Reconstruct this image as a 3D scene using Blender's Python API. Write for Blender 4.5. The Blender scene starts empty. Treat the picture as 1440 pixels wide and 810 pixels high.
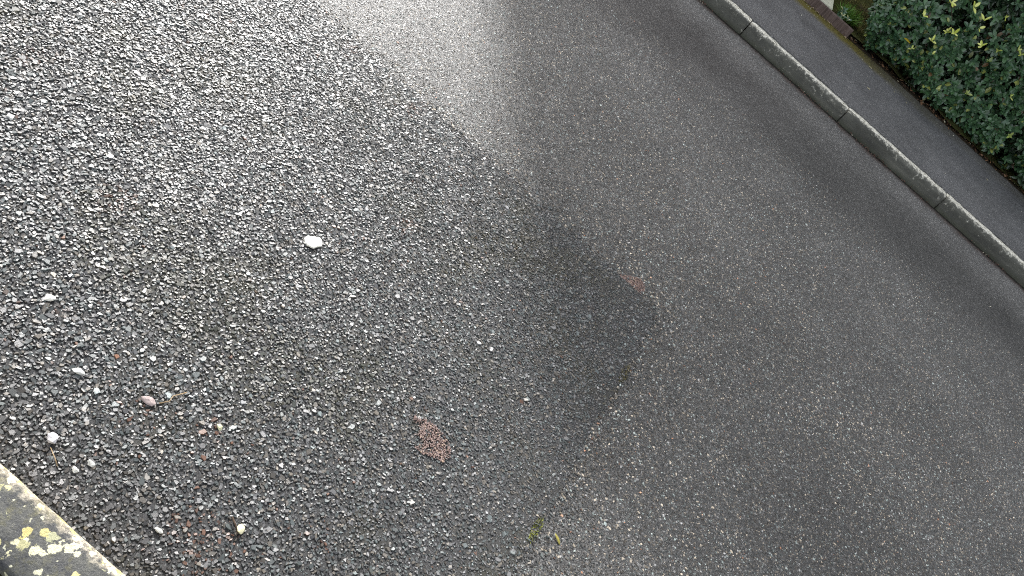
import bpy, math, random
import numpy as np
from mathutils import Matrix, Vector
R = math.radians
random.seed(4)
rng = np.random.default_rng(11)
C = bpy.context.scene.collection
sc = bpy.context.scene

# ------------------------------------------------------------------ camera
PITCH, ROLL, CAM_H = R(39.6), R(41.7), 1.6
U = Vector((1, 0, 0)); V = Vector((0, math.sin(PITCH), math.cos(PITCH))); F = Vector((0, math.cos(PITCH), -math.sin(PITCH)))
right = U * math.cos(ROLL) + V * math.sin(ROLL)
up = V * math.cos(ROLL) - U * math.sin(ROLL)
cam = bpy.data.objects.new('camera', bpy.data.cameras.new('camera'))
C.objects.link(cam)
M = Matrix((right, up, -F)).transposed().to_4x4()
M.translation = (0, 0, CAM_H)
cam.matrix_world = M
cam.data.sensor_width = 36; cam.data.lens = 27; cam.data.clip_start = .05; cam.data.clip_end = 500
sc.camera = cam

# ------------------------------------------------------------------ light
SUN_EL, SUN_AZ = R(29), R(-35.6)          # azimuth from +Y, negative to the left
sd = Vector((math.sin(SUN_AZ) * math.cos(SUN_EL), math.cos(SUN_AZ) * math.cos(SUN_EL), math.sin(SUN_EL)))
world = bpy.data.worlds.new('World'); sc.world = world; world.use_nodes = True
nt = world.node_tree; bg = nt.nodes['Background']
sky = nt.nodes.new('ShaderNodeTexSky'); sky.sky_type = 'NISHITA'; sky.sun_disc = False
sky.sun_elevation = SUN_EL; sky.sun_rotation = SUN_AZ; sky.dust_density = 3.0; sky.air_density = 1.0; sky.ozone_density = 1.0
hs = nt.nodes.new('ShaderNodeHueSaturation'); hs.inputs['Saturation'].default_value = .28
nt.links.new(sky.outputs[0], hs.inputs['Color']); nt.links.new(hs.outputs[0], bg.inputs[0])
bg.inputs[1].default_value = .15
sl = bpy.data.lights.new('sun', 'SUN'); sl.energy = 2.3; sl.angle = R(1.6); sl.color = (1, .985, .965)
so = bpy.data.objects.new('sun', sl); C.objects.link(so)
so.rotation_euler = sd.to_track_quat('Z', 'Y').to_euler(); so.location = (0, 0, 20)
sc.view_settings.view_transform = 'Standard'; sc.view_settings.look = 'None'
sc.view_settings.exposure = 1.25; sc.view_settings.gamma = 1
sc.render.engine = 'CYCLES'
sc.cycles.use_denoising = False
sc.cycles.max_bounces = 4; sc.cycles.diffuse_bounces = 2; sc.cycles.glossy_bounces = 2
sc.cycles.sample_clamp_indirect = 6
sc.cycles.filter_width = 1.1 if hasattr(sc.cycles, 'filter_width') else 1.5

# ------------------------------------------------------------------ helpers
def tag(o, label=None, cat=None, group=None, kind=None):
    if label: o['label'] = label
    if cat: o['category'] = cat
    if group: o['group'] = group
    if kind: o['kind'] = kind
    return o

def empty(name, loc=(0, 0, 0), rz=0):
    o = bpy.data.objects.new(name, None); C.objects.link(o); o.location = loc; o.rotation_euler = (0, 0, rz)
    o.empty_display_size = .1
    return o

def np_mesh(name, verts, loops, totals, mats, mat_idx=None, cols=None, smooth=False, parent=None):
    verts = np.asarray(verts, np.float32); loops = np.asarray(loops, np.int32); totals = np.asarray(totals, np.int32)
    me = bpy.data.meshes.new(name)
    me.vertices.add(len(verts)); me.vertices.foreach_set('co', verts.ravel())
    me.loops.add(len(loops)); me.loops.foreach_set('vertex_index', loops)
    me.polygons.add(len(totals))
    starts = np.concatenate([[0], np.cumsum(totals)[:-1]]).astype(np.int32)
    me.polygons.foreach_set('loop_start', starts)
    if mat_idx is not None: me.polygons.foreach_set('material_index', np.asarray(mat_idx, np.int32))
    me.polygons.foreach_set('use_smooth', np.full(len(totals), smooth))
    if cols is not None:
        a = me.color_attributes.new('tint', 'FLOAT_COLOR', 'POINT')
        c4 = np.ones((len(verts), 4), np.float32); c4[:, :3] = cols
        a.data.foreach_set('color', c4.ravel())
    me.update(calc_edges=True)
    for m in (mats if isinstance(mats, (list, tuple)) else [mats]): me.materials.append(m)
    o = bpy.data.objects.new(name, me); C.objects.link(o)
    if parent: o.parent = parent
    return o

class MB:
    """collects faces; builds one mesh object"""
    def __init__(s): s.v = []; s.f = []
    def face(s, pts):
        n = len(s.v); s.v += [tuple(p) for p in pts]; s.f.append(list(range(n, n + len(pts))))
    def box(s, a, b):
        (x0, y0, z0), (x1, y1, z1) = a, b
        n = len(s.v)
        s.v += [(x, y, z) for z in (z0, z1) for y in (y0, y1) for x in (x0, x1)]
        for q in ((0, 2, 3, 1), (4, 5, 7, 6), (0, 1, 5, 4), (2, 6, 7, 3), (0, 4, 6, 2), (1, 3, 7, 5)): s.f.append([n + i for i in q])
        return s
    def tube(s, pts, radii, n=6):
        base = len(s.v); pts = [Vector(p) for p in pts]
        for i, p in enumerate(pts):
            d = (pts[min(i + 1, len(pts) - 1)] - pts[max(i - 1, 0)]).normalized()
            a = d.orthogonal().normalized(); b = d.cross(a)
            for k in range(n):
                t = 2 * math.pi * k / n
                s.v.append(tuple(p + (a * math.cos(t) + b * math.sin(t)) * radii[i]))
        for i in range(len(pts) - 1):
            for k in range(n):
                k2 = (k + 1) % n
                s.f.append([base + i * n + k, base + i * n + k2, base + (i + 1) * n + k2, base + (i + 1) * n + k])
        s.f.append([base + k for k in range(n)][::-1]); s.f.append([base + (len(pts) - 1) * n + k for k in range(n)])
        return s
    def build(s, name, m, parent=None, smooth=False, bevel=0):
        me = bpy.data.meshes.new(name); me.from_pydata(s.v, [], s.f); me.update()
        me.materials.append(m)
        if smooth: me.polygons.foreach_set('use_smooth', [True] * len(me.polygons))
        o = bpy.data.objects.new(name, me); C.objects.link(o)
        if parent: o.parent = parent
        if bevel:
            b = o.modifiers.new('bevel', 'BEVEL'); b.width = bevel; b.segments = 2
        return o

def vnoise(x, y, scale, seed=0):
    """value noise 0..1"""
    g = np.random.default_rng(seed).random((256, 256))
    X = x / scale + 1000.37; Y = y / scale + 1000.71
    i = np.floor(X).astype(int); j = np.floor(Y).astype(int); fx = X - i; fy = Y - j
    fx = fx * fx * (3 - 2 * fx); fy = fy * fy * (3 - 2 * fy)
    a = g[i % 256, j % 256]; b = g[(i + 1) % 256, j % 256]; c = g[i % 256, (j + 1) % 256]; d = g[(i + 1) % 256, (j + 1) % 256]
    return (a * (1 - fx) + b * fx) * (1 - fy) + (c * (1 - fx) + d * fx) * fy

# ------------------------------------------------------------------ material helpers
class N:
    def __init__(s, name):
        s.m = bpy.data.materials.new(name); s.m.use_nodes = True; s.t = s.m.node_tree
        s.b = s.t.nodes['Principled BSDF']; s.geo = s.t.nodes.new('ShaderNodeNewGeometry'); s.pos = s.geo.outputs['Position']
    def n(s, kind, **kw):
        x = s.t.nodes.new(kind)
        for k, v in kw.items():
            if k in x.inputs.keys() if isinstance(k, str) else False: pass
            setattr(x, k, v)
        return x
    def L(s, a, b): s.t.links.new(a, b); return s
    def noise(s, scale, detail=4, rough=.6, vec=None, dist=0):
        x = s.t.nodes.new('ShaderNodeTexNoise'); x.inputs['Scale'].default_value = scale; x.inputs['Detail'].default_value = detail
        x.inputs['Roughness'].default_value = rough; x.inputs['Distortion'].default_value = dist
        s.L(vec or s.pos, x.inputs['Vector']); return x.outputs['Fac']
    def vor(s, scale, feature='F1', out='Distance', vec=None, rnd=1):
        x = s.t.nodes.new('ShaderNodeTexVoronoi'); x.feature = feature; x.inputs['Scale'].default_value = scale
        x.inputs['Randomness'].default_value = rnd
        s.L(vec or s.pos, x.inputs['Vector']); return x.outputs[out]
    def ramp(s, fac, stops, interp='LINEAR'):
        x = s.t.nodes.new('ShaderNodeValToRGB'); x.color_ramp.interpolation = interp
        e = x.color_ramp.elements
        while len(e) < len(stops): e.new(.5)
        for i, (p, c) in enumerate(stops):
            e[i].position = p; e[i].color = (c, c, c, 1) if isinstance(c, (int, float)) else (*c, 1)
        s.L(fac, x.inputs[0]); return x.outputs[0]
    def mix(s, fac, a, b, mode='MIX'):
        x = s.t.nodes.new('ShaderNodeMix'); x.data_type = 'RGBA'; x.blend_type = mode
        for si, val in ((0, fac), (6, a), (7, b)):
            sock = x.inputs[si]
            if isinstance(val, (int, float)): sock.default_value = val if si == 0 else (val, val, val, 1)
            elif isinstance(val, tuple): sock.default_value = (*val, 1)
            else: s.L(val, sock)
        return x.outputs[2]
    def math(s, op, a, b=0, clamp=False):
        x = s.t.nodes.new('ShaderNodeMath'); x.operation = op; x.use_clamp = clamp
        for i, val in enumerate((a, b)):
            if isinstance(val, (int, float)): x.inputs[i].default_value = val
            else: s.L(val, x.inputs[i])
        return x.outputs[0]
    def xyz(s):
        x = s.t.nodes.new('ShaderNodeSeparateXYZ'); s.L(s.pos, x.inputs[0]); return x.outputs
    def mapped(s, scale, rot=(0, 0, 0)):
        x = s.t.nodes.new('ShaderNodeMapping'); x.inputs['Scale'].default_value = scale; x.inputs['Rotation'].default_value = rot
        s.L(s.pos, x.inputs['Vector']); return x.outputs[0]
    def attr(s, name):
        x = s.t.nodes.new('ShaderNodeAttribute'); x.attribute_name = name; return x.outputs['Color']
    def bump(s, h, strength=.5, dist=.01):
        x = s.t.nodes.new('ShaderNodeBump'); x.inputs['Strength'].default_value = strength; x.inputs['Distance'].default_value = dist
        s.L(h, x.inputs['Height']); s.L(x.outputs[0], s.b.inputs['Normal']); return s
    def col(s, c):
        if isinstance(c, tuple): s.b.inputs['Base Color'].default_value = (*c, 1)
        else: s.L(c, s.b.inputs['Base Color'])
        return s
    def rough(s, r, spec=.5):
        if isinstance(r, (int, float)): s.b.inputs['Roughness'].default_value = r
        else: s.L(r, s.b.inputs['Roughness'])
        s.b.inputs['Specular IOR Level'].default_value = spec
        return s

# bitumen of the coarse patch
a = N('bitumen_coarse')
n1 = a.noise(3, 5)
a.col(a.mix(a.ramp(n1, [(.5, 0), (.72, 1)]), a.ramp(a.noise(500, 3), [(.3, .018), (.75, .050)]), (.030, .028, .014)))
a.rough(.5).bump(a.noise(420, 4, .7), .9, .004); M_BIT = a.m
# chips
a = N('stone_chips')
a.col(a.mix(.45, a.attr('tint'), a.ramp(a.noise(900, 2), [(.3, .35), (.7, 1.0)]), 'MULTIPLY'))
a.rough(a.ramp(a.noise(160, 2), [(.3, .33), (.7, .50)]), .8).bump(a.noise(700, 3), .35, .0015); M_CHIP = a.m
# fine asphalt of the road
a = N('asphalt_fine')
x, y, z = a.xyz()
spk = a.vor(190, out='Color'); sp = a.t.nodes.new('ShaderNodeSeparateColor'); a.L(spk, sp.inputs[0])
grain = a.ramp(sp.outputs[0], [(0, .036), (.55, .068), (.8, .125), (.93, .24), (1, .5)])
grain2 = a.mix(.5, grain, a.ramp(a.noise(330, 3, .7), [(.3, (.026, .026, .025)), (.55, (.072, .071, .068)), (.75, (.19, .185, .17))]))
# darker and lighter bands run along the road
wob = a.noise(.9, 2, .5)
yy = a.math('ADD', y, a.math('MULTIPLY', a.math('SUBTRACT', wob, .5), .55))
tone_bands = a.ramp(a.math('MULTIPLY', yy, .1), [(.0, .78), (.16, .80), (.27, .95), (.36, 1.25), (.42, 1.22), (.465, .78), (.505, .82), (.54, 1.42), (.6, 1.4)])
blot = a.ramp(a.noise(1.7, 6, .62), [(.3, .72), (.5, .98), (.7, 1.28)])
cc = a.mix(1, a.mix(1, a.mix(1, grain2, (1.01, 1.0, .975), 'MULTIPLY'), tone_bands, 'MULTIPLY'), blot, 'MULTIPLY')
gut = a.ramp(a.math('ADD', y, a.math('MULTIPLY', a.noise(9, 4), .08)), [(0, 0), (1, 1)])
dirt = a.math('ADD', y, a.math('MULTIPLY', a.math('SUBTRACT', a.noise(7, 5, .7), .5), .22))
dirt = a.ramp(a.math('SUBTRACT', dirt, 5.2), [(.38, 0), (.47, .95)])
gap = a.ramp(a.math('SUBTRACT', a.math('ADD', y, a.math('MULTIPLY', a.noise(25, 4), .04)), 5.2), [(.478, 0), (.495, .9)])
cc = a.mix(dirt, cc, a.ramp(a.noise(80, 3), [(.3, (.018, .014, .011)), (.7, (.075, .045, .035))]))
cc = a.mix(gap, cc, (.010, .009, .007))
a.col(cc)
a.rough(a.ramp(a.noise(60, 3), [(.3, .36), (.7, .5)]), .6)
a.bump(a.math('ADD', a.vor(230), a.noise(500, 3, .7)), .7, .0024); M_FINE = a.m
# pavement asphalt
a = N('pavement_asphalt')
x, y, z = a.xyz()
spk = a.vor(240, out='Color'); sp = a.t.nodes.new('ShaderNodeSeparateColor'); a.L(spk, sp.inputs[0])
g = a.ramp(sp.outputs[0], [(0, .048), (.7, .10), (.93, .22), (1, .55)])
g = a.mix(.5, g, a.ramp(a.noise(420, 3, .7), [(.3, .045), (.7, .14)]))
g = a.mix(1, g, a.ramp(a.noise(2.6, 6, .62), [(.3, .78), (.7, 1.35)]), 'MULTIPLY')
edge = a.math('ADD', y, a.math('MULTIPLY', a.math('SUBTRACT', a.noise(3.5, 5, .65), .5), .30))
leftness = a.ramp(a.math('MULTIPLY_ADD' if False else 'ADD', a.math('MULTIPLY', x, -.5), 1.0), [(0, .12), (.35, .35), (.6, 1)])
edge = a.math('SUBTRACT', edge, 6.6)
mossf = a.math('MULTIPLY', a.ramp(edge, [(.42, 0), (.56, 1)]), leftness)
mossc = a.ramp(a.noise(60, 4), [(.3, (.022, .022, .009)), (.5, (.12, .095, .010)), (.75, (.11, .12, .018))])
a.col(a.mix(mossf, g, mossc)).rough(.7, .4).bump(a.math('ADD', a.vor(260), a.noise(500, 3)), .7, .003); M_PAVE = a.m
# kerb concretes
def kerb_mat(name, near):
    a = N(name); x, y, z = a.xyz()
    st = a.noise(8, 5, .6, a.mapped((.5, 4, 4)))
    base = a.ramp(st, [(.3, (.048, .048, .037)), (.55, (.082, .082, .064)), (.78, (.135, .13, .10))])
    base = a.mix(.25, base, a.ramp(a.noise(260, 4, .7), [(.3, .03), (.7, .20)]))
    base = a.mix(1, base, a.ramp(a.noise(2.3, 3), [(.3, .75), (.7, 1.35)]), 'MULTIPLY')
    if near:
        gen = a.ramp(a.noise(30, 5, .65), [(.35, (.05, .052, .055)), (.62, (.13, .13, .11)), (.75, (.24, .23, .15))])
        gen = a.mix(.35, gen, a.ramp(a.noise(400, 3, .7), [(.3, .03), (.7, .22)]))
        # nose of the stone: pale band paints in the sun it catches
        fr = a.math('ADD', y, a.math('MULTIPLY', a.math('SUBTRACT', a.noise(60, 6, .75), .5), .085))
        fr = a.ramp(a.math('MULTIPLY', a.math('SUBTRACT', fr, .40), 5), [(.46, 0), (.60, 1)])
        pale = a.ramp(a.noise(120, 4), [(.3, (.42, .35, .25)), (.7, (.68, .62, .50))])
        gen = a.mix(fr, gen, pale)
        # lichen rosettes
        wv = a.t.nodes.new('ShaderNodeMix'); wv.data_type = 'VECTOR'; wv.inputs[0].default_value = .020
        nz = a.t.nodes.new('ShaderNodeTexNoise'); nz.inputs['Scale'].default_value = 120; nz.inputs['Detail'].default_value = 3; a.L(a.pos, nz.inputs['Vector'])
        a.L(a.pos, wv.inputs[4]); a.L(nz.outputs['Color'], wv.inputs[5])
        vd = a.vor(56, vec=wv.outputs[1]); vc = a.vor(56, out='Color', vec=wv.outputs[1])
        s2 = a.t.nodes.new('ShaderNodeSeparateColor'); a.L(vc, s2.inputs[0])
        size = a.ramp(s2.outputs[0], [(.12, 0), (.25, .32), (1, .72)])
        clump = a.ramp(a.noise(19, 2), [(.40, .25), (.56, 1.2)])
        mask = a.ramp(a.math('SUBTRACT', a.math('MULTIPLY', size, clump), vd), [(0, 0), (.07, 1)])
        lc = a.ramp(s2.outputs[1], [(.0, (.72, .70, .52)), (.5, (.74, .70, .46)), (.7, (.66, .55, .20)), (1, (.44, .44, .28))])
        lc = a.mix(.3, lc, a.ramp(a.noise(420, 3), [(.3, .3), (.6, 1)]), 'MULTIPLY')
        hz = a.ramp(a.noise(36, 4, .7), [(.5, 0), (.68, .7)])
        gen = a.mix(hz, gen, (.17, .16, .085))
        gen = a.mix(mask, gen, lc)
        v2 = a.vor(95, vec=wv.outputs[1]); v2c = a.vor(95, out='Color', vec=wv.outputs[1])
        s3 = a.t.nodes.new('ShaderNodeSeparateColor'); a.L(v2c, s3.inputs[0])
        m2 = a.ramp(a.math('SUBTRACT', a.ramp(s3.outputs[0], [(.7, 0), (1, .45)]), v2), [(0, 0), (.08, 1)])
        base = a.mix(m2, gen, (.55, .54, .40))
    else:
        base = a.mix(a.ramp(a.math('ADD', z, a.math('MULTIPLY', a.noise(25, 3), .03)), [(.012, .75), (.05, 0)]), base, (.045, .05, .03))
        # back of the top: grazing glint and sun painted in as a pale strip
        tp = a.math('ADD', y, a.math('MULTIPLY', a.math('SUBTRACT', a.noise(30, 6, .8), .5), .20))
        tp = a.ramp(a.math('MULTIPLY', a.math('SUBTRACT', tp, 5.6), 4), [(.50, 0), (.62, 1)])
        base = a.mix(tp, base, a.ramp(a.noise(48, 4, .7), [(.36, (.16, .15, .11)), (.50, (.70, .68, .58)), (.66, (.86, .84, .75))]))
    a.col(base).rough(.8, .3).bump(a.math('ADD', a.noise(220, 6, .75), a.noise(60, 3)), .8, .004)
    return a.m
M_KERB = kerb_mat('kerb_concrete', False); M_KERBN = kerb_mat('lichened_concrete', True)
a = N('soil'); a.col(a.ramp(a.noise(35, 6, .7), [(.3, (.012, .010, .006)), (.5, (.04, .03, .017)), (.75, (.085, .06, .035))])).rough(.9, .2).bump(a.noise(60, 6, .7), 1, .03); M_SOIL = a.m
a = N('verge_moss'); a.col(a.ramp(a.noise(55, 6, .7), [(.3, (.012, .010, .006)), (.5, (.04, .04, .012)), (.7, (.10, .095, .02))])).rough(.9, .2).bump(a.noise(120, 5, .7), 1, .02); M_MOSSG = a.m
a = N('lawn'); a.col(a.ramp(a.noise(26, 6, .7), [(.3, (.035, .03, .012)), (.5, (.07, .075, .018)), (.72, (.10, .13, .025))])).rough(.9, .2).bump(a.noise(90, 6, .7), 1, .03); M_LAWN = a.m
a = N('timber'); gr = a.noise(30, 4, .6, a.mapped((3.0, 1, .12)))
a.col(a.ramp(gr, [(.3, (.035, .024, .021)), (.5, (.10, .070, .060)), (.72, (.18, .135, .12))])).rough(.75, .3).bump(gr, .8, .01); M_TIMB = a.m
a = N('pale_stone'); a.col(a.ramp(a.noise(30, 5), [(.3, (.42, .43, .33)), (.7, (.62, .62, .50))])).rough(.7, .3).bump(a.noise(120, 4), .4, .003); M_PALE = a.m
a = N('leaf_green'); a.col(a.attr('tint')); a.rough(.30, .6); a.b.inputs['Coat Weight'].default_value = .12; a.b.inputs['Coat Roughness'].default_value = .25; M_LEAF = a.m
a = N('grass_blade'); a.col(a.attr('tint')); a.rough(.5, .3); M_GRASS = a.m
a = N('dry_leaf'); a.col(a.attr('tint')); a.rough(.6, .3); M_DRY = a.m
a = N('bark'); a.col(a.ramp(a.noise(60, 4), [(.3, (.03, .02, .014)), (.7, (.10, .07, .05))])).rough(.9, .2); M_BARK = a.m
a = N('pale_pebble'); a.col(a.attr('tint')); a.rough(.55, .4).bump(a.noise(300, 4), .4, .002); M_PEB = a.m
a = N('brick')
br = a.t.nodes.new('ShaderNodeTexBrick'); br.inputs['Scale'].default_value = 1; br.inputs['Brick Width'].default_value = .225; br.inputs['Row Height'].default_value = .075
br.inputs['Mortar Size'].default_value = .006; br.inputs['Color1'].default_value = (.26, .10, .06, 1); br.inputs['Color2'].default_value = (.18, .075, .05, 1); br.inputs['Mortar'].default_value = (.32, .29, .25, 1)
cb = a.t.nodes.new('ShaderNodeCombineXYZ'); x, y, z = a.xyz(); a.L(a.math('ADD', x, y), cb.inputs[0]); a.L(z, cb.inputs[1]); a.L(cb.outputs[0], br.inputs['Vector'])
a.col(br.outputs[0]).rough(.85, .3); M_BRICK = a.m
a = N('white_frame'); a.col((.75, .75, .73)).rough(.4); M_WHITE = a.m
a = N('window_glass'); a.col((.03, .035, .04)).rough(.05, .6); M_GLASS = a.m
a = N('roof_felt'); a.col(a.ramp(a.noise(12, 4), [(.3, .05), (.7, .11)])).rough(.85, .3); M_ROOF = a.m
a = N('door_paint'); a.col((.04, .09, .07)).rough(.4); M_DOOR = a.m

# ------------------------------------------------------------------ stone chips
def chips(px, py, ln, wd, rot, h, tilt, k, col, z0=0.0, jit=.28):
    n = len(px)
    ang = np.linspace(0, 2 * np.pi, k, endpoint=False)[None, :] + rng.normal(0, .25, (n, k)) * (1.6 / k * 3)
    rad = 1 + rng.normal(0, jit, (n, k)); rad = np.clip(rad, .45, 1.5)
    ex = np.cos(ang) * rad * ln[:, None] * .5; ey = np.sin(ang) * rad * wd[:, None] * .5
    c, s = np.cos(rot)[:, None], np.sin(rot)[:, None]
    X = ex * c - ey * s; Y = ex * s + ey * c
    td = rng.random(n) * 2 * np.pi
    tz = np.tan(tilt)[:, None] * (X * np.cos(td)[:, None] + Y * np.sin(td)[:, None])
    top = np.stack([px[:, None] + X * .8, py[:, None] + Y * .8, z0 + h[:, None] + tz], -1)
    bot = np.stack([px[:, None] + X * 1.12, py[:, None] + Y * 1.12, np.full_like(X, z0 - .002)], -1)
    verts = np.concatenate([top, bot], 1).reshape(-1, 3)
    base = (np.arange(n) * 2 * k)[:, None]
    i = np.arange(k); j = (i + 1) % k
    quads = np.stack([i + k, j + k, j, i], 1).ravel()[None, :]
    loops = np.concatenate([base + i[None, :], base + quads], 1).ravel()
    totals = np.tile(np.array([k] + [4] * k), n)
    cols = np.repeat(col, 2 * k, 0)
    return verts, loops, totals, cols

def jgrid(x0, x1, y0, y1, sp):
    gx, gy = np.meshgrid(np.arange(x0, x1, sp), np.arange(y0, y1, sp))
    gx = gx + (np.arange(gx.shape[0]) % 2)[:, None] * sp * .5
    gx = gx.ravel() + rng.normal(0, sp * .3, gx.size); gy = gy.ravel() + rng.normal(0, sp * .3, gy.size)
    return gx, gy

PX, PY = .464, 2.40          # far right corner of the old coarse patch
def patch_edge(x, y):
    """signed distance into the patch, ragged"""
    ex = PX + (vnoise(y, y * 0, .11, 3) - .5) * .022
    ey = PY + (vnoise(x, x * 0, .13, 4) - .5) * .03
    rc = .06
    dx = ex - x; dy = ey - y
    d = np.minimum(dx, dy)
    corner = (dx < rc) & (dy < rc)
    d = np.where(corner, rc - np.hypot(rc - dx, rc - dy), d)
    return d

def chip_colour(n, kind):
    t = rng.random(n)
    if kind == 'coarse':
        v = np.interp(t, [0, .45, .85, .975, 1], [.050, .085, .125, .18, .36])
    else:
        v = np.interp(t, [0, .5, .76, .92, 1], [.036, .075, .17, .44, .70])
    c = np.stack([v, v, v], 1)
    hue = rng.random(n)
    blue = hue < .35; warm = hue > (.78 if kind == 'coarse' else .5)
    c[blue] *= np.array([.86, 1.0, .97]); c[warm] *= np.array([1.12, .99, .80])
    red = rng.random(n) < (.006 if kind == 'coarse' else .012); c[red] *= np.array([1.3, .72, .5])
    return c

# coarse patch -------------------------------------------------
gx, gy = jgrid(-2.4, .60, .50, 2.50, .0066)
d = patch_edge(gx, gy); keep = (d > 0) | ((d > -.10) & (rng.random(len(d)) < np.exp(np.minimum(d, 0) / .014) * .35))
keep &= (gy > .528)
gx, gy = gx[keep], gy[keep]; n = len(gx)
ln = np.clip(rng.lognormal(math.log(.0078), .36, n), .0042, .021); wd = ln * rng.uniform(.45, .9, n)
sz = np.interp(gx, [-1.2, -.3, .4], [1.18, 1.05, .90]); ln *= sz; wd *= sz
edge_d = np.clip(patch_edge(gx, gy) / .30, 0, 1)

h = rng.uniform(.0013, .0052, n) * (.8 + .2 * edge_d) * sz
col = chip_colour(n, 'coarse') * np.interp(gx, [-.3, .3], [1.04, 1.22])[:, None]
big = (vnoise(gx, gy, .35, 5) * .6 + vnoise(gx, gy, .12, 6) * .4)
moss = np.clip((big - .60) / .12, 0, 1)[:, None] * (rng.random(n) < .55)[:, None]
col = col * (1 - moss * .6) + moss * .6 * np.array([.055, .050, .020])
rust = np.clip((vnoise(gx, gy, .16, 8) - .88) / .06, 0, 1)[:, None] * (rng.random(n) < .3)[:, None]
col = col * (1 - rust * .6) + rust * .6 * np.array([.15, .06, .03])
for (sx, sy, sr, sp_) in ((-.12, .70, .05, .55), (-.155, .66, .03, .5), (-.28, .87, .03, .4), (-.42, .80, .03, .5), (.05, .85, .03, .4), (-.47, 1.60, .03, .3)):
    rg = np.exp(-((gx - sx) ** 2 + (gy - sy) ** 2) / (2 * sr * sr)) * sp_
    hit = rng.random(n) < rg * .4; col[hit] = np.array([.15, .075, .045]) * rng.uniform(.4, 1.3, (hit.sum(), 1))
grime = np.clip((.72 - gy) / .2, 0, 1)[:, None]          # leaf mould gathered along the near kerb
col = col * (1 - .5 * grime) + .5 * grime * np.array([.05, .036, .028])
cv, cl, ct, cc_ = chips(gx, gy, ln, wd, rng.random(n) * np.pi, h, rng.uniform(.02, .31, n), 6, col, z0=.001)
# base sheet under the chips with ragged rim
rim = []
for xx in np.arange(-14, PX - .03, .03): rim.append((xx, PY + (vnoise(np.array([xx]), np.array([0.]), .13, 4)[0] - .5) * .03))
for k in range(5):
    t = R(90 - 18 * (k + .5)); rim.append((PX - .05 + .05 * math.cos(t), PY - .05 + .05 * math.sin(t)))
for yy_ in np.arange(PY - .07, .5, -.03): rim.append((PX + (vnoise(np.array([yy_]), np.array([0.]), .11, 3)[0] - .5) * .022, yy_))
rim.append((PX, .40)); rim.append((-14, .40))
rv = np.array([(p[0], p[1], .0025) for p in rim][::-1]); nr = len(rv)
verts = np.concatenate([rv, cv]); loops = np.concatenate([np.arange(nr), cl + nr]); tot = np.concatenate([[nr], ct])
mi = np.ones(len(tot)); mi[0] = 0
cols = np.concatenate([np.full((nr, 3), .05), cc_])
o = np_mesh('asphalt_patch', verts, loops, tot, [M_BIT, M_CHIP], mi, cols)
tag(o, 'old coarse asphalt patch of wet angular grey chippings', 'asphalt patch', kind='structure')

# fine road ---------------------------------------------------
gx, gy = jgrid(-2.4, 3.6, .53, 4.6, .0076)
d = patch_edge(gx, gy)
keep = (d < .0) & (rng.random(len(gx)) < np.clip(1.15 - (gy - 2.2) / 2.6, 0, 1))
keep &= (gy > .75 + 0 * gx) & (gx < 1.4 + .85 * gy) & (gx > -.6 - .35 * gy)
gx, gy = gx[keep], gy[keep]; n = len(gx)
ln = np.clip(rng.lognormal(math.log(.0066), .36, n), .0032, .013); wd = ln * rng.uniform(.5, .95, n)
near_seam = np.exp(patch_edge(gx, gy) / .10)
h = rng.uniform(.0003, .0014, n) * (1 + near_seam)
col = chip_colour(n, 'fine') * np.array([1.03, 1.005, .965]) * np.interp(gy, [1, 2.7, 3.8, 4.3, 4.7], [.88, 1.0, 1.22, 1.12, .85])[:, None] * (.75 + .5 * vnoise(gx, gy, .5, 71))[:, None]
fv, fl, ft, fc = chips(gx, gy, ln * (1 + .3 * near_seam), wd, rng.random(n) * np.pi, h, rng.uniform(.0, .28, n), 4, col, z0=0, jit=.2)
sheet = np.array([(-60, .3, 0), (60, .3, 0), (60, 5.8, 0), (-60, 5.8, 0)], float)
verts = np.concatenate([sheet, fv]); loops = np.concatenate([np.arange(4), fl + 4]); tot = np.concatenate([[4], ft])
mi = np.ones(len(tot)); mi[0] = 0
cols = np.concatenate([np.full((4, 3), .05), fc])
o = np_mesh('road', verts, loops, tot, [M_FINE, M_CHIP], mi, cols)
tag(o, 'smooth grey asphalt road speckled with fine pale aggregate', 'road', kind='structure')

# ------------------------------------------------------------------ ground, pavement, kerbs
m = MB(); m.face([(-150, -150, -.06), (150, -150, -.06), (150, 150, -.06), (-150, 150, -.06)])
tag(m.build('ground', M_LAWN), kind='structure')
xs_ = np.concatenate([[-60, -6], np.arange(-5, 8, .012), [10, 60]]); ys_ = 5.815 + (vnoise(xs_, xs_ * 0, .05, 81) - .5) * .022 + (vnoise(xs_, xs_ * 0, .016, 82) - .5) * .016 + (vnoise(xs_, xs_ * 0, .4, 83) - .5) * .02
m = MB(); m.v = [(float(x), float(y), .1065) for x, y in zip(xs_, ys_)] + [(float(x), float(y), .095) for x, y in zip(xs_, ys_)]
k_ = len(xs_); m.f = [[i + k_, i + 1 + k_, i + 1, i] for i in range(k_ - 1)] + [list(range(k_)) + [2 * k_, 2 * k_ + 1]]; m.v += [(60, 7.34, .1065), (-60, 7.34, .1065)]
tag(m.build('pavement', M_PAVE), 'dark asphalt pavement between the far kerb and the hedge', kind='structure')

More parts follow.
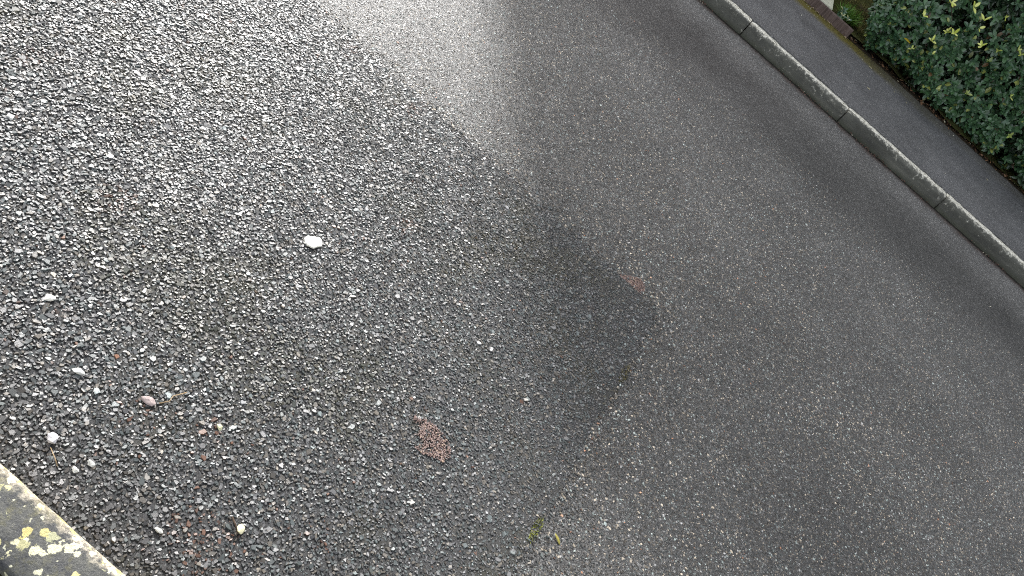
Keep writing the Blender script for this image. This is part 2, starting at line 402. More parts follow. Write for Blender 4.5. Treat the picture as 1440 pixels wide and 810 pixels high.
def kerb_stone(x0, x1, yb, sgn, mat, parent, wide=.125, rad=.03, batter=.015, top=.10):
    """one stone; its road face is at yb, sgn +1 when it rises away from the road towards +Y"""
    prof = [(-.0, -.12), (.0, 0), (batter, top - rad)]
    for k in range(1, 6):
        t = R(90 * k / 6); prof.append((batter + rad * (1 - math.cos(t)), top - rad + rad * math.sin(t)))
    prof += [(batter + rad, top), (wide * .6, top + .001), (wide - .006, top), (wide, top - .006), (wide, -.12)]
    g = .0035; nx = 40; v = []; f = []; k = len(prof)
    dy, dz = random.uniform(-.006, .006), random.uniform(-.004, .003)
    for i in range(nx + 1):
        x = x0 + g + (x1 - x0 - 2 * g) * i / nx
        for (py, pz) in prof:
            wob = (vnoise(np.array([x]), np.array([pz * 3 + py]), .045, 9)[0] - .5) * .009
            e = .004 if i in (0, nx) else 0
            v.append((x, yb + sgn * (py + (wob if py < wide * .8 else wob * 2.0) + (e if py < wide * .5 else -e)) + dy, pz + dz + (wob * .4 if pz > .05 else 0) - (e if pz > .05 else 0)))
    for i in range(nx):
        for j in range(k - 1):
            q = [i * k + j, (i + 1) * k + j, (i + 1) * k + j + 1, i * k + j + 1]
            f.append(q if sgn > 0 else q[::-1])
    f.append(list(range(k))[::-1] if sgn < 0 else list(range(k))); f.append([nx * k + j for j in range(k)])
    me = bpy.data.meshes.new('kerb_stone'); me.from_pydata(v, [], f); me.update(); me.materials.append(mat)
    me.polygons.foreach_set('use_smooth', [len(p.vertices) == 4 for p in me.polygons])
    o = bpy.data.objects.new('kerb_stone', me); C.objects.link(o); o.parent = parent
    return o
kf = empty('kerb', (0, 0, 0)); tag(kf, 'far run of grey concrete kerb stones below the pavement', kind='structure')
x = .012 - .9175 * 9
for i in range(20): kerb_stone(x + i * .9175, x + (i + 1) * .9175, 5.695, 1, M_KERB, kf)
# mortar haunch: ragged pale fill behind the stones
kn = empty('kerb', (0, 0, 0)); tag(kn, 'near pale kerb stones spotted with cream and yellow lichen', kind='structure')
x = -.95 - .9175 * 4
for i in range(9): kerb_stone(x + i * .9175, x + (i + 1) * .9175, .534, -1, M_KERBN, kn, wide=.128, rad=.026, batter=.010)
# near verge, slightly uneven
def patchgrid(name, x0, x1, y0, y1, z, amp, sc_, mat, st=.05, seed=2):
    xs = np.arange(x0, x1 + st, st); ys = np.arange(y0, y1 + st, st)
    X, Y = np.meshgrid(xs, ys); Z = z + (vnoise(X, Y, sc_, seed) - .5) * amp + (vnoise(X, Y, sc_ / 3, seed + 1) - .5) * amp * .4
    v = np.stack([X, Y, Z], -1).reshape(-1, 3); nx = len(xs); ny = len(ys)
    i, j = np.meshgrid(np.arange(nx - 1), np.arange(ny - 1)); b = (j * nx + i).ravel()
    l = np.stack([b, b + 1, b + nx + 1, b + nx], 1).ravel()
    return np_mesh(name, v, l, np.full(len(b), 4), mat, smooth=True)
tag(patchgrid('verge', -6, 6, -5.0, .385, .075, .03, .12, M_MOSSG, .06), 'mossy soil verge behind the near kerb', kind='structure')
tag(patchgrid('garden_ground', -16, 16, 7.36, 12.7, .135, .06, .3, M_LAWN, .08), 'rough mossy lawn behind the timber edging', kind='structure')
m = MB(); m.box((.72, 7.33, -.05), (9, 8.9, .112)); tag(m.build('hedge_bed', M_SOIL), kind='structure')

# ------------------------------------------------------------------ timber edging and pale slab
te = MB(); te.box((-3.2, 7.30, .0), (.715, 7.345, .235))
te.v = [(x, y, (z if z < .1 else .183)) for (x, y, z) in te.v]
tv = te.v
ed = te.build('timber_edging', M_TIMB, bevel=.004)
tag(ed, 'dark brown sawn timber edging board along the mossy pavement edge', 'garden edging')
m = MB()
px_ = [(-1.4, 7.350), (.462, 7.350), (.37, 8.4), (-1.4, 8.4)]
nb = [(p[0], p[1], .10) for p in px_]; nt_ = [(p[0], p[1], .190) for p in px_]
m.face(nb[::-1]); m.face(nt_)
for i in range(4): j = (i + 1) % 4; m.face([nb[i], nb[j], nt_[j], nt_[i]])
tag(m.build('paving_slab', M_PALE, bevel=.006), 'pale cream stone slab just behind the timber edging', 'paving slab')

# ------------------------------------------------------------------ leaves
def leaf_batch(P, D, Nn, L_, W_, col, fold=.25, curl=.18):
    """P base, D axis (unit), Nn face normal (unit); 4-section leaf, 2 quads per section"""
    n = len(P); S = np.cross(D, Nn); S /= np.linalg.norm(S, axis=1)[:, None] + 1e-9
    Nn = np.cross(S, D)
    ts = [0, .2, .5, .82, 1.0]; ws = [.10, .66, 1.0, .80, .22]
    vs = []
    for t, w in zip(ts, ws):
        mid = P + D * (L_ * t)[:, None] - Nn * (L_ * curl * t * t)[:, None]
        e = S * (W_ * w * .5)[:, None]; u_ = Nn * (W_ * w * .5 * fold)[:, None]
        vs += [mid - e + u_, mid, mid + e + u_]
    v = np.stack(vs, 1).reshape(-1, 3)
    q = []
    for r in range(4):
        for c in range(2): a0 = r * 3 + c; q += [a0, a0 + 1, a0 + 4, a0 + 3]
    loops = ((np.arange(n) * 15)[:, None] + np.array(q)[None]).ravel()
    return v, loops, np.full(n * 8, 4), np.repeat(col, 15, 0)

def unit(a): return a / (np.linalg.norm(a, axis=-1, keepdims=True) + 1e-9)

def rosettes(cent, axis, per, L0, spread, colf, wr=.45):
    n = len(cent); k = per
    ref = unit(np.cross(axis, rng.normal(size=(n, 3)))); ref2 = np.cross(axis, ref)
    Ps, Ds, Ns, Ls, cs = [], [], [], [], []
    for i in range(k):
        ph = 2 * np.pi * i / k * 1.0 + rng.normal(0, .35, n)
        out = ref * np.cos(ph)[:, None] + ref2 * np.sin(ph)[:, None]
        sp = rng.normal(spread, .22, n)[:, None]
        D = unit(out * np.sin(sp) + axis * np.cos(sp)); Nn = unit(axis * np.sin(sp) - out * np.cos(sp))
        Ps.append(cent - axis * rng.uniform(0, .012, n)[:, None]); Ds.append(D); Ns.append(Nn); Ls.append(L0 * rng.uniform(.7, 1.25, n)); cs.append(colf(n))
    P, D, Nn, L_, c_ = map(np.concatenate, (Ps, Ds, Ns, Ls, cs))
    return leaf_batch(P, D, Nn, L_, L_ * rng.uniform(wr - .07, wr + .09, len(L_)), c_)

def gcol(n):
    t = rng.random(n)[:, None]; b = rng.random(n)[:, None]
    c = np.array([.014, .044, .020]) * (1 - t) + np.array([.085, .18, .068]) * t
    c = c * (1 - .35 * b) + .35 * b * np.array([.10, .18, .11])
    br = rng.random(n) < .012; c[br] = np.array([.14, .08, .035]) * rng.uniform(.6, 1.3, (br.sum(), 1))
    yl = rng.random(n) < .045; c[yl] = np.array([.30, .34, .09]) * rng.uniform(.6, 1.2, (yl.sum(), 1))
    return c
def ycol(n):
    t = rng.random(n)[:, None]
    return np.array([.50, .58, .08]) * (1 - t) + np.array([.80, .82, .28]) * t

hedge = empty('hedge', (3.0, 7.9, .1)); tag(hedge, 'dense dark green hedge with glossy oval leaves and pale yellow shoots', 'hedge')
hl = Vector((3.0, 7.9, .1))
# front shape: leaning back a bit, lumpy
def front_y(x, z): return 7.30 + .10 * np.clip((.42 - z) / .30, 0, 1) ** 2 * 1.0 + .16 * (vnoise(x, z, .42, 21) - .45) + .07 * (vnoise(x, z, .15, 22) - .5) + .12 * np.clip(z - .7, 0, 1)
def left_x(y, z): return .76 + .22 * np.clip(z - .3, 0, 1) + .12 * (vnoise(y, z, .35, 23) - .5) + .16 * np.clip((.35 - z) / .25, 0, 1) + .10 * np.clip(z - .7, 0, 1)
HT = 1.32
def surf_points(nf):
    P = []; A = []
    x = rng.uniform(.72, 7, nf); z = rng.uniform(.17, HT, nf) ; z = np.where(rng.random(nf) < .15, rng.uniform(.13, .4, nf), z)
    z = z + .10 * vnoise(x, x * 0, .25, 61) * (z < .3); dep = np.abs(rng.normal(0, .045, nf)); y = front_y(x, z) + dep
    ok = x > left_x(y, z)
    P.append(np.stack([x, y, z], 1)[ok]); A.append(unit(np.array([0, -1, .55]) + rng.normal(0, .38, (nf, 3)))[ok])
    n2 = nf // 4
    y = rng.uniform(7.32, 8.6, n2); z = rng.uniform(.16, HT, n2); x = left_x(y, z) + np.abs(rng.normal(0, .045, n2))
    P.append(np.stack([x, y, z], 1)); A.append(unit(np.array([-1, 0, .5]) + rng.normal(0, .38, (n2, 3))))
    n3 = nf // 2
    x = rng.uniform(.8, 7, n3); y = rng.uniform(7.4, 8.6, n3); z = HT + .10 * (vnoise(x, y, .3, 25) - .5) - np.abs(rng.normal(0, .04, n3))
    P.append(np.stack([x, y, z], 1)); A.append(unit(np.array([0, 0, 1.]) + rng.normal(0, .35, (n3, 3))))
    return np.concatenate(P), np.concatenate(A)
P, A = surf_points(6200)
# gaps where the inside shows
gap = vnoise(P[:, 0], P[:, 2] + P[:, 1] * .3, .13, 31) * .6 + vnoise(P[:, 0], P[:, 2], .06, 32) * .4
keep = gap < .63
P, A = P[keep], A[keep]
P[:, :] -= np.array(hl)
v, l, t, c = rosettes(P, A, 6, .053, .95, gcol, wr=.50)
np_mesh('foliage', v, l, t, M_LEAF, cols=c, parent=hedge)
# pale young shoots
xs = rng.uniform(.95, 5.8, 84); zs = .30 + rng.random(84) ** .6 * (HT - .32)
P2 = np.stack([xs, front_y(xs, zs) - .025, zs], 1)
extra = np.array([[1.02, 0, .62], [1.10, 0, .80], [1.25, 0, .88], [1.38, 0, .86], [.98, 0, .95], [1.30, 0, .66], [1.52, 0, .72], [1.22, 0, .52]])
extra[:, 1] = front_y(extra[:, 0], extra[:, 2]) - .03
P2 = np.concatenate([extra, P2]); A2 = unit(np.array([-.1, -.8, .9]) + rng.normal(0, .3, (len(P2), 3))); P2 -= np.array(hl)
for q_ in range(len(P2)):
    bright = 1.0 if q_ < 8 else rng.random() ** 1.1
    cf = lambda n, b_=bright: ycol(n) * b_ + (1 - b_) * np.array([.16, .24, .06])
    v, l, t, c = rosettes(P2[q_:q_ + 1], A2[q_:q_ + 1], int(rng.integers(3, 6)), .036 if q_ > 7 else .048, .85, cf, wr=.40)
    np_mesh('young_shoot', v, l, t, M_LEAF, cols=c, parent=hedge)
# inner leaves, shade of the hedge interior painted into their tint; twigs
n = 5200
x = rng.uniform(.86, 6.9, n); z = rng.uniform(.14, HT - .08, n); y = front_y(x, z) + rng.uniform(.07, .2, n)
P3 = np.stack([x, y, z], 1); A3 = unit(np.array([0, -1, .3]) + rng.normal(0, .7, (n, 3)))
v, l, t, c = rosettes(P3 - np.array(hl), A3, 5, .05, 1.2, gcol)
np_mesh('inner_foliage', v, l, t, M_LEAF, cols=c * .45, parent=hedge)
m = MB()
for i in range(230):
    x = random.uniform(.82, 6.8); y = 7.52 + random.uniform(0, .8); p = Vector((x, y, .08)); pts = [p - hl]; d = Vector((random.uniform(-.25, .25), random.uniform(-.55, .2), 1)).normalized()
    for k in range(5):
        p = p + d * random.uniform(.12, .24); d = (d + Vector((random.uniform(-.5, .5), random.uniform(-.5, .35), .1))).normalized(); pts.append(p - hl)
    m.tube(pts, [.008, .006, .005, .004, .003, .002], 5)
m.build('branches', M_BARK, hedge)
m = MB()   # dense inside of the hedge, lumpy
nx, nz = 60, 10
vv = []; ff = []
for i in range(nx + 1):
    for j in range(nz + 1):
        X = .98 + 5.9 * i / nx; Z = .10 + (HT - .26) * j / nz
        Y = float(front_y(np.array([X]), np.array([Z]))[0]) + .24 + random.uniform(-.04, .04)
        vv.append((X - hl.x, Y - hl.y, Z - hl.z))
for i in range(nx):
    for j in range(nz):
        q = i * (nz + 1) + j; ff.append([q, q + nz + 1, q + nz + 2, q + 1])
k0 = len(vv)
for i in range(nx + 1): vv.append((.98 + 5.9 * i / nx - hl.x, 8.45 - hl.y, HT - .16 - hl.z))
for i in range(nx): ff.append([i * (nz + 1) + nz, (i + 1) * (nz + 1) + nz, k0 + i + 1, k0 + i])
k1 = len(vv)
for i in range(nx + 1): vv.append((.98 + 5.9 * i / nx - hl.x, 8.45 - hl.y, .1 - hl.z))
for i in range(nx): ff.append([k0 + i, k0 + i + 1, k1 + i + 1, k1 + i])
ff.append([j for j in range(nz + 1)] + [k0, k1]); ff.append([nx * (nz + 1) + j for j in range(nz + 1)][::-1] + [k1 + nx, k0 + nx])
m.v = vv; m.f = ff; m.build('twig_core', M_SOIL, hedge)

# leaf litter -------------------------------------------------
def litter(name, pts, zs, label, L0=.028, cf=None, kind='stuff'):
    n = len(pts); P = np.concatenate([pts, np.full((n, 1), 0.) + np.asarray(zs).reshape(-1, 1)], 1)
    th = rng.random(n) * 2 * np.pi
    D = unit(np.stack([np.cos(th), np.sin(th), rng.normal(0, .25, n)], 1)); Nn = unit(np.array([0, 0, 1.]) + rng.normal(0, .45, (n, 3)))
    if cf is None:
        t = rng.random(n)[:, None]; c = np.array([.05, .028, .018]) * (1 - t) + np.array([.22, .12, .06]) * t
        pl = rng.random(n) < .10; c[pl] = np.array([.5, .46, .32])
    else: c = cf(n)
    v, l, tt, cc = leaf_batch(P, D, Nn, L0 * rng.uniform(.5, 1.3, n), L0 * rng.uniform(.25, .5, n), c)
    o = np_mesh(name, v, l, tt, M_DRY, cols=cc); tag(o, label, 'leaf litter', kind=kind); return o
n = 900; x = rng.uniform(.6, 6.8, n); y = 7.33 + np.abs(rng.normal(0, .08, n)) - .02
litter('leaf_litter', np.stack([x, y], 1), .114 + rng.random(n) * .02, 'brown dead leaves heaped under the foot of the hedge')
n = 1500; x = rng.uniform(-3, 5, n); gate = vnoise(x, x * 0, .35, 44) > rng.uniform(.3, .8, n); x = x[gate]; y = 5.69 - np.abs(rng.normal(0, .03, len(x)))
litter('gutter_litter', np.stack([x, y], 1), .006 + rng.random(len(x)) * .006, 'reddish brown crumbs and bits of leaf along the gutter of the far kerb', .014,
       lambda n: np.where(rng.random((n, 1)) < .12, np.array([[.5, .45, .35]]), np.array([[.11, .055, .04]]) * rng.uniform(.5, 1.4, (n, 1))))
n = 260; x = rng.uniform(-3, .72, n); y = 7.292 - np.abs(rng.normal(0, .012, n))
litter('edging_litter', np.stack([x, y], 1), .111 + rng.random(n) * .004, 'pale straw and grit gathered at the foot of the timber edging', .02,
       lambda n: np.array([[.36, .28, .17]]) * rng.uniform(.4, 1.7, (n, 1)))

n = 260; x = rng.uniform(-2.5, 5, n); y = rng.uniform(5.86, 7.3, n) + 0.0; y = np.where(rng.random(n) < .4, 7.25 - np.abs(rng.normal(0, .12, n)), y)
litter('pavement_grit', np.stack([x, y], 1), .109 + rng.random(n) * .002, 'tiny pale crumbs and grit scattered over the pavement', .012,
       lambda n: np.array([[.5, .48, .4]]) * rng.uniform(.4, 1.4, (n, 1)))
n = 170; x = rng.uniform(-1.5, 4, n); y = rng.uniform(2.6, 5.6, n)
litter('road_grit', np.stack([x, y], 1), .003 + rng.random(n) * .002, 'tiny pale crumbs and grit scattered over the smooth road', .010,
       lambda n: np.array([[.5, .47, .38]]) * rng.uniform(.4, 1.4, (n, 1)))

# grass tuft ------------------------------------------------------
def blades(cx, cy, cz, r, n, hgt, c0, c1):
    th = rng.random(n) * 6.283; rr = r * np.sqrt(rng.random(n)); P = np.stack([cx + rr * np.cos(th), cy + rr * np.sin(th), np.full(n, cz)], 1)
    D = unit(np.stack([np.cos(th) * .5, np.sin(th) * .5, np.ones(n)], 1) + rng.normal(0, .3, (n, 3))); Nn = unit(rng.normal(size=(n, 3)))
    t = rng.random((n, 1)); L_ = hgt * rng.uniform(.4, 1.2, n)
    return leaf_batch(P, D, Nn, L_, np.maximum(L_ * .05, .0025), np.array(c0) * (1 - t) + np.array(c1) * t, curl=.5)
v, l, t, c = blades(.63, 7.66, .14, .08, 420, .11, (.04, .12, .012), (.14, .26, .04))
tag(np_mesh('grass_tuft', v, l, t, M_GRASS, cols=c), 'bright green tuft of grass between the pale slab and the hedge', 'grass tuft')
# lawn grass
parts = [blades(rng.uniform(-3, .9), rng.uniform(7.5, 11.5), .16, .09, 40, .05, (.06, .06, .012), (.22, .19, .05)) for _ in range(520)]
V_ = np.concatenate([p[0] for p in parts]); off = np.cumsum([0] + [len(p[0]) for p in parts[:-1]])
Lp = np.concatenate([p[1] + o_ for p, o_ in zip(parts, off)]); T_ = np.concatenate([p[2] for p in parts]); C_ = np.concatenate([p[3] for p in parts])
tag(np_mesh('lawn_grass', V_, Lp, T_, M_GRASS, cols=C_), 'short yellowish green grass behind the timber edging', 'grass', kind='stuff')
# a small variegated plant beside the slab
n = 9; P = np.array([.56, 7.46, .20]) + rng.normal(0, .022, (n, 3)); A = unit(np.array([0, -.5, 1.]) + rng.normal(0, .3, (n, 3)))
vg = lambda n: np.where(rng.random((n, 1)) < .4, np.array([[.6, .6, .34]]), np.array([[.05, .12, .06]]))
v, l, t, c = rosettes(P, A, 5, .04, .9, vg)
tag(np_mesh('variegated_plant', v, l, t, M_LEAF, cols=c), 'small plant with cream edged leaves at the corner of the pale slab', 'plant')

# ------------------------------------------------------------------ single stones and bits on the road
def stone(name, x, y, z, lx, ly, lz, col, label, cat='stone', group=None, rz=0, seed=0, rough_=.25):
    g = np.random.default_rng(seed)
    import bmesh
    bm = bmesh.new(); bmesh.ops.create_icosphere(bm, subdivisions=2, radius=1)
    dirs = [Vector(g.normal(size=3)).normalized() for _ in range(8)]
    for vt in bm.verts:
        k = 1.0
        for dd in dirs:
            q = vt.co.normalized().dot(dd)
            if q > .52: k = min(k, .52 / q)          # cut flat facets
        vt.co = vt.co * (k * (1 + g.normal(0, .03)) / .66)
    for vt in bm.verts: vt.co = Vector((vt.co.x * lx * .38, vt.co.y * ly * .42, max(vt.co.z, -.55) * lz * .42))
    me = bpy.data.meshes.new(name); bm.to_mesh(me); bm.free()
    a_ = me.color_attributes.new('tint', 'FLOAT_COLOR', 'POINT')
    cc = np.ones((len(me.vertices), 4), np.float32); cc[:, :3] = np.array(col) * g.uniform(.88, 1.1, (len(me.vertices), 1)); a_.data.foreach_set('color', cc.ravel())
    me.materials.append(M_PEB)
    o = bpy.data.objects.new(name, me); C.objects.link(o); o.location = (x, y, z + lz * .2); o.rotation_euler = (0, 0, rz)
    tag(o, label, cat, group); return o
W = (.62, .62, .58)
stone('white_stone', -.479, .640, .006, .032, .023, .020, (.66, .64, .66), 'loose white stone standing proud near the lichened kerb', seed=1, rz=.4)
stone('pink_stone', -.424, .826, .006, .030, .026, .010, (.36, .29, .275), 'flat pinkish grey stone beside a bent straw', seed=2)
stone('yellow_stone', -.086, .750, .006, .026, .021, .010, (.72, .68, .45), 'cream yellow stone beside a dark twig', seed=3, rz=1)
stone('white_stone', -.563, .770, .007, .030, .014, .009, W, 'long flat white chip, upper of the two left of the pink stone', seed=4, rz=.2)
stone('white_stone', -.506, .767, .006, .016, .016, .008, (.66, .72, .70), 'small pale green chip between the long white chip and the pink stone', seed=5)
stone('white_stone', -.739, .852, .006, .025, .019, .009, (.74, .73, .66), 'cream white chip at the far left of the coarse patch', seed=6, rz=.7)
stone('white_stone', -.203, .642, .005, .020, .012, .007, W, 'small bright white chip just below the lichened kerb corner', seed=7)
stone('white_stone', -1.201, 1.132, .006, .026, .021, .009, W, 'white round chip in the bright top left of the patch', seed=8)
stone('white_stone', -.391, .653, .005, .017, .012, .007, W, 'small white chip, farther of two between white stone and kerb', seed=9)
stone('white_stone', -.399, .623, .005, .015, .013, .007, (.8, .8, .76), 'small white chip, nearer of two between white stone and kerb', seed=10, rz=.5)
stone('cream_stone', -.279, .890, .005, .018, .015, .007, (.6, .6, .38), 'dull cream yellow chip right of the pink stone', seed=12)
# pale flat splash
def blob(name, cx, cy, z, pts, thick, mat, col, label, cat):
    k = len(pts); cxy = np.array(pts) + np.array([cx, cy])
    top = [(p[0], p[1], z + thick) for p in (cxy - [cx, cy]) * .93 + [cx, cy]]; bot = [(p[0], p[1], z - .002) for p in cxy]
    v = np.array(top + bot + [(cx, cy, z + thick * 1.15)]); loops = []; tot = []
    for i in range(k):
        j = (i + 1) % k; loops += [i, j, 2 * k]; tot.append(3); loops += [i + k, j + k, j, i]; tot.append(4)
    o = np_mesh(name, v, np.array(loops), np.array(tot), mat, cols=np.tile(np.array(col), (len(v), 1))); tag(o, label, cat); return o
th = np.linspace(0, 2 * np.pi, 26, endpoint=False)
rr = .0235 * (1 + .10 * np.sin(2 * th + .5) + .07 * np.sin(5 * th) + .05 * rng.normal(size=26)); rr[(th > 2.9) & (th < 3.7)] *= 1.28
blob('chewing_gum', -.503, 1.492, .0095, np.stack([rr * .86 * np.cos(th), rr * 1.2 * np.sin(th)], 1).tolist(), .002, M_PEB, (.80, .78, .68), 'flat cream white splat of old gum on the coarse patch', 'chewing gum')

# crushed brick smears: beds of reddish crumbs
def crumbs(name, poly, label, z, dens=.0034):
    poly = np.array(poly); x0, y0 = poly.min(0); x1, y1 = poly.max(0)
    gx, gy = jgrid(x0, x1, y0, y1, dens)
    ins = np.zeros(len(gx), bool); j = len(poly) - 1
    for i in range(len(poly)):
        xi, yi = poly[i]; xj, yj = poly[j]
        hit = ((yi > gy) != (yj > gy)) & (gx < (xj - xi) * (gy - yi) / (yj - yi + 1e-12) + xi); ins ^= hit; j = i
    ins &= (vnoise(gx, gy, .010, 51) * .6 + rng.random(len(gx)) * .4) < .60
    gx, gy = gx[ins], gy[ins]; n = len(gx)
    t = rng.random((n, 1)); c = np.array([.17, .11, .095]) * (1 - t) + np.array([.38, .26, .22]) * t
    lt = rng.random(n) < .07; c[lt] = np.array([.55, .40, .28])
    ln = rng.uniform(.0026, .0062, n)
    v, l, tt, cc = chips(gx, gy, ln, ln * .7, rng.random(n) * 3.14, rng.uniform(.0003, .0009, n), rng.uniform(0, .15, n), 5, c, z0=z - .001)
    tag(np_mesh(name, v, l, tt, M_CHIP, cols=cc), label, 'brick smear')
crumbs('brick_smear', [(.022, 1.262), (.035, 1.275), (.07, 1.296), (.12, 1.292), (.155, 1.278), (.172, 1.248), (.165, 1.225), (.14, 1.215), (.105, 1.198), (.085, 1.20), (.095, 1.228), (.07, 1.235), (.06, 1.252), (.04, 1.257)],
       'curved reddish brown smear of crushed brick on the coarse patch', .0075)
crumbs('brick_smear', [(.255, 2.400), (.272, 2.42), (.305, 2.455), (.345, 2.487), (.368, 2.475), (.380, 2.44), (.376, 2.405), (.35, 2.408), (.31, 2.408)],
       'wedge shaped reddish smear at the far corner seam of the patch', .004)

# twigs, straw, fallen leaves
def twig(name, pts, r, mat, label, cat):
    p0 = Vector(pts[0]); m = MB(); m.tube([Vector(p) - p0 for p in pts], [r, r * .9, r * .7][:len(pts)] if len(pts) <= 3 else [r] * len(pts), 6)
    o = m.build(name, mat, smooth=True); o.location = p0; tag(o, label, cat); return o
twig('twig', [(-.118, .757, .011), (-.10, .748, .012), (-.085, .738, .011)], .0022, M_BARK, 'short dark twig lying against the cream yellow stone', 'twig')
a = N('straw'); a.col((.34, .24, .13)).rough(.6); M_STRAW = a.m
twig('straw', [(-.403, .836, .010), (-.392, .853, .013), (-.396, .868, .013), (-.384, .897, .011)], .0012, M_STRAW, 'bent dry straw beside the pinkish flat stone', 'straw')
twig('straw', [(-.425, .605, .010), (-.44, .612, .013), (-.463, .622, .011)], .0011, M_STRAW, 'short pale straw close to the lichened kerb edge', 'straw')
def one_leaf(name, x, y, z, L_, W_, ang, tilt, col, label, group=None):
    D = unit(np.array([[math.cos(ang), math.sin(ang), tilt]])); Nn = unit(np.array([[.15, -.2, 1.0]]))
    v, l, t, c = leaf_batch(np.zeros((1, 3)), D, Nn, np.array([L_]), np.array([W_]), np.array([col]))
    o = np_mesh(name, v, l, t, M_DRY, cols=c, smooth=True); o.location = (x, y, z)
    sm = o.modifiers.new('thick', 'SOLIDIFY'); sm.thickness = .0006
    tag(o, label, 'leaf', group); return o
one_leaf('fallen_leaf', .512, 1.292, .006, .030, .008, -.5, .02, (.34, .30, .07), 'slim yellow leaf lying beside the moss on the seam')
one_leaf('fallen_leaf', 1.05, 7.27, .40, .075, .040, .3, .1, (.62, .46, .03), 'large bright yellow leaf caught low on the hedge front')
gl = 'pale fallen leaves on the pavement by the hedge'
for i, (x, y, L_) in enumerate([(1.02, 7.06, .045), (1.28, 6.98, .03), (2.30, 6.85, .03), (1.42, 6.98, .02), (1.05, 6.5, .03)]):
    one_leaf('fallen_leaf', x, y, .110, L_, L_ * .4, random.uniform(0, 3), .05, (.55, .5, .3),
             ['largest cream leaf on the pavement at the foot of the hedge', 'cream leaf on the pavement second nearest the timber edging end', 'cream leaf far right on the pavement by the hedge', 'tiny cream leaf just right of its bigger neighbours on the pavement', 'pale leaf in the middle of the pavement width'][i], gl)
# moss cushions on the seam
def moss_tuft(x, y, r, n, label, hgt=.010, c0=(.06, .07, .012), c1=(.25, .27, .04)):
    v, l, t, c = blades(x, y, .003, r, n, hgt, c0, c1)
    v[:, 0] = x + (v[:, 0] - x) * .45; v[:, 1] = y + (v[:, 1] - y) * 1.5; v[:, 2] *= .6
    tag(np_mesh('moss_tuft', v, l, t, M_GRASS, cols=c), label, 'moss')
moss_tuft(.462, 1.262, .026, 150, 'yellow green moss tuft on the seam beside the slim yellow leaf')
moss_tuft(.468, 1.985, .030, 140, 'dull olive moss strip higher up the seam of the patch', .010, (.05, .045, .012), (.13, .11, .03))

# ------------------------------------------------------------------ unseen flats added across the road (sized so their shade falls over its right)
BX0, BY0, BX1, BY1, BH = -7.72, 12.8, 13.0, 22.0, 7.58
fl_ = empty('shade_flats', ((BX0 + BX1) / 2, (BY0 + BY1) / 2, 0)); tag(fl_, 'unseen three storey brick flats with a flat roof, added to shade the road', 'building')
ctr = Vector(fl_.location)
def shift(m): m.v = [tuple(Vector(p) - ctr) for p in m.v]; return m
# front wall with real openings
ops = []
for st in range(3):
    for k in range(7):
        xw = BX0 + 1.5 + k * 2.75
        if st == 0 and k == 3: ops.append((xw, xw + 1.0, .1, 2.2, 'door'))
        else: ops.append((xw, xw + 1.5, .9 + st * 2.6, 2.15 + st * 2.6, 'win'))
xsb = sorted({BX0, BX1} | {o_[0] for o_ in ops} | {o_[1] for o_ in ops}); zsb = sorted({-.05, BH} | {o_[2] for o_ in ops} | {o_[3] for o_ in ops})
m = MB()
for i in range(len(xsb) - 1):
    for j in range(len(zsb) - 1):
        cx_, cz_ = (xsb[i] + xsb[i + 1]) / 2, (zsb[j] + zsb[j + 1]) / 2
        if any(o_[0] < cx_ < o_[1] and o_[2] < cz_ < o_[3] for o_ in ops): continue
        m.face([(xsb[i], BY0, zsb[j]), (xsb[i + 1], BY0, zsb[j]), (xsb[i + 1], BY0, zsb[j + 1]), (xsb[i], BY0, zsb[j + 1])])
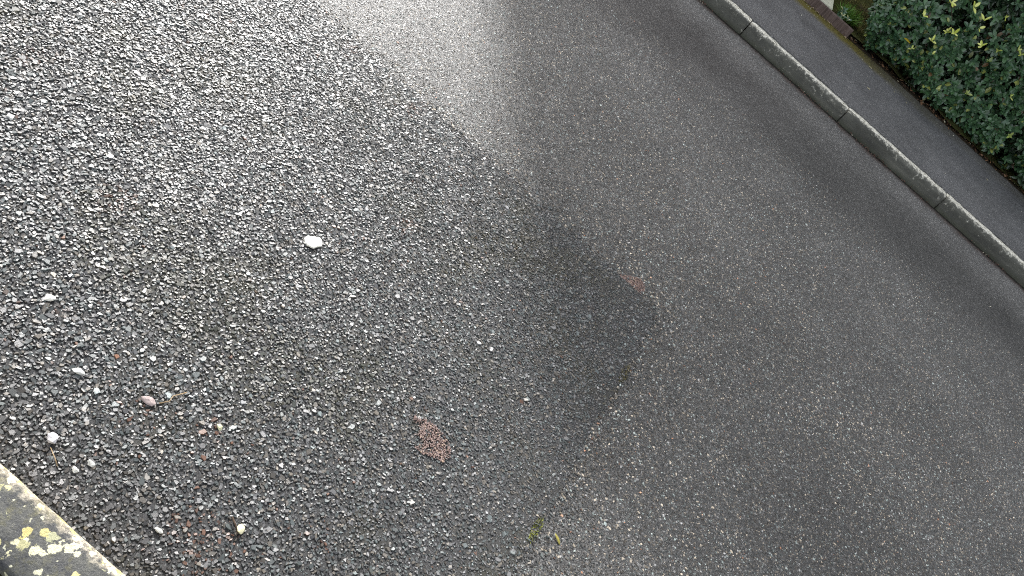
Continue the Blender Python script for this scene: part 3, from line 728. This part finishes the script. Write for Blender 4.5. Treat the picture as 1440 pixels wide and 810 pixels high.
for (a0, a1, b0, b1, kd) in ops:
    m.face([(a0, BY0, b0), (a0, BY0, b1), (a0, BY0 + .12, b1), (a0, BY0 + .12, b0)]); m.face([(a1, BY0, b0), (a1, BY0 + .12, b0), (a1, BY0 + .12, b1), (a1, BY0, b1)])
    m.face([(a0, BY0, b0), (a0, BY0 + .12, b0), (a1, BY0 + .12, b0), (a1, BY0, b0)]); m.face([(a0, BY0, b1), (a1, BY0, b1), (a1, BY0 + .12, b1), (a0, BY0 + .12, b1)])
m.face([(BX0, BY0, -.05), (BX0, BY0, BH), (BX0, BY1, BH), (BX0, BY1, -.05)]); m.face([(BX1, BY0, -.05), (BX1, BY1, -.05), (BX1, BY1, BH), (BX1, BY0, BH)])
m.face([(BX0, BY1, -.05), (BX0, BY1, BH), (BX1, BY1, BH), (BX1, BY1, -.05)])
shift(m).build('wall', M_BRICK, fl_)
m = MB(); m.box((BX0 - .02, BY0 - .02, BH), (BX1 + .02, BY1 + .02, BH + .18)); shift(m).build('roof', M_ROOF, fl_)
for (a0, a1, b0, b1, kd) in ops:
    if kd == 'win':
        m = MB(); q = .06
        m.box((a0, BY0 + .07, b0), (a1, BY0 + .115, b0 + q)); m.box((a0, BY0 + .07, b1 - q), (a1, BY0 + .115, b1)); m.box((a0, BY0 + .07, b0 + q), (a0 + q, BY0 + .115, b1 - q)); m.box((a1 - q, BY0 + .07, b0 + q), (a1, BY0 + .115, b1 - q)); m.box(((a0 + a1) / 2 - .03, BY0 + .07, b0 + q), ((a0 + a1) / 2 + .03, BY0 + .115, b1 - q))
        w_ = shift(m).build('window', M_WHITE, fl_)
        m = MB(); m.box((a0 + q, BY0 + .09, b0 + q), ((a0 + a1) / 2 - .03, BY0 + .10, b1 - q)); m.box(((a0 + a1) / 2 + .03, BY0 + .09, b0 + q), (a1 - q, BY0 + .10, b1 - q)); shift(m).build('pane', M_GLASS, w_)
        m = MB(); m.box((a0 - .04, BY0 - .06, b0 - .06), (a1 + .04, BY0 - .001, b0)); shift(m).build('sill', M_WHITE, w_)
    else:
        m = MB(); m.box((a0, BY0 + .06, b0), (a1, BY0 + .11, b1)); dd = shift(m).build('door', M_DOOR, fl_)
        m = MB(); m.box((a1 - .15, BY0 + .02, 1.05), (a1 - .09, BY0 + .059, 1.2)); shift(m).build('handle', M_WHITE, dd)
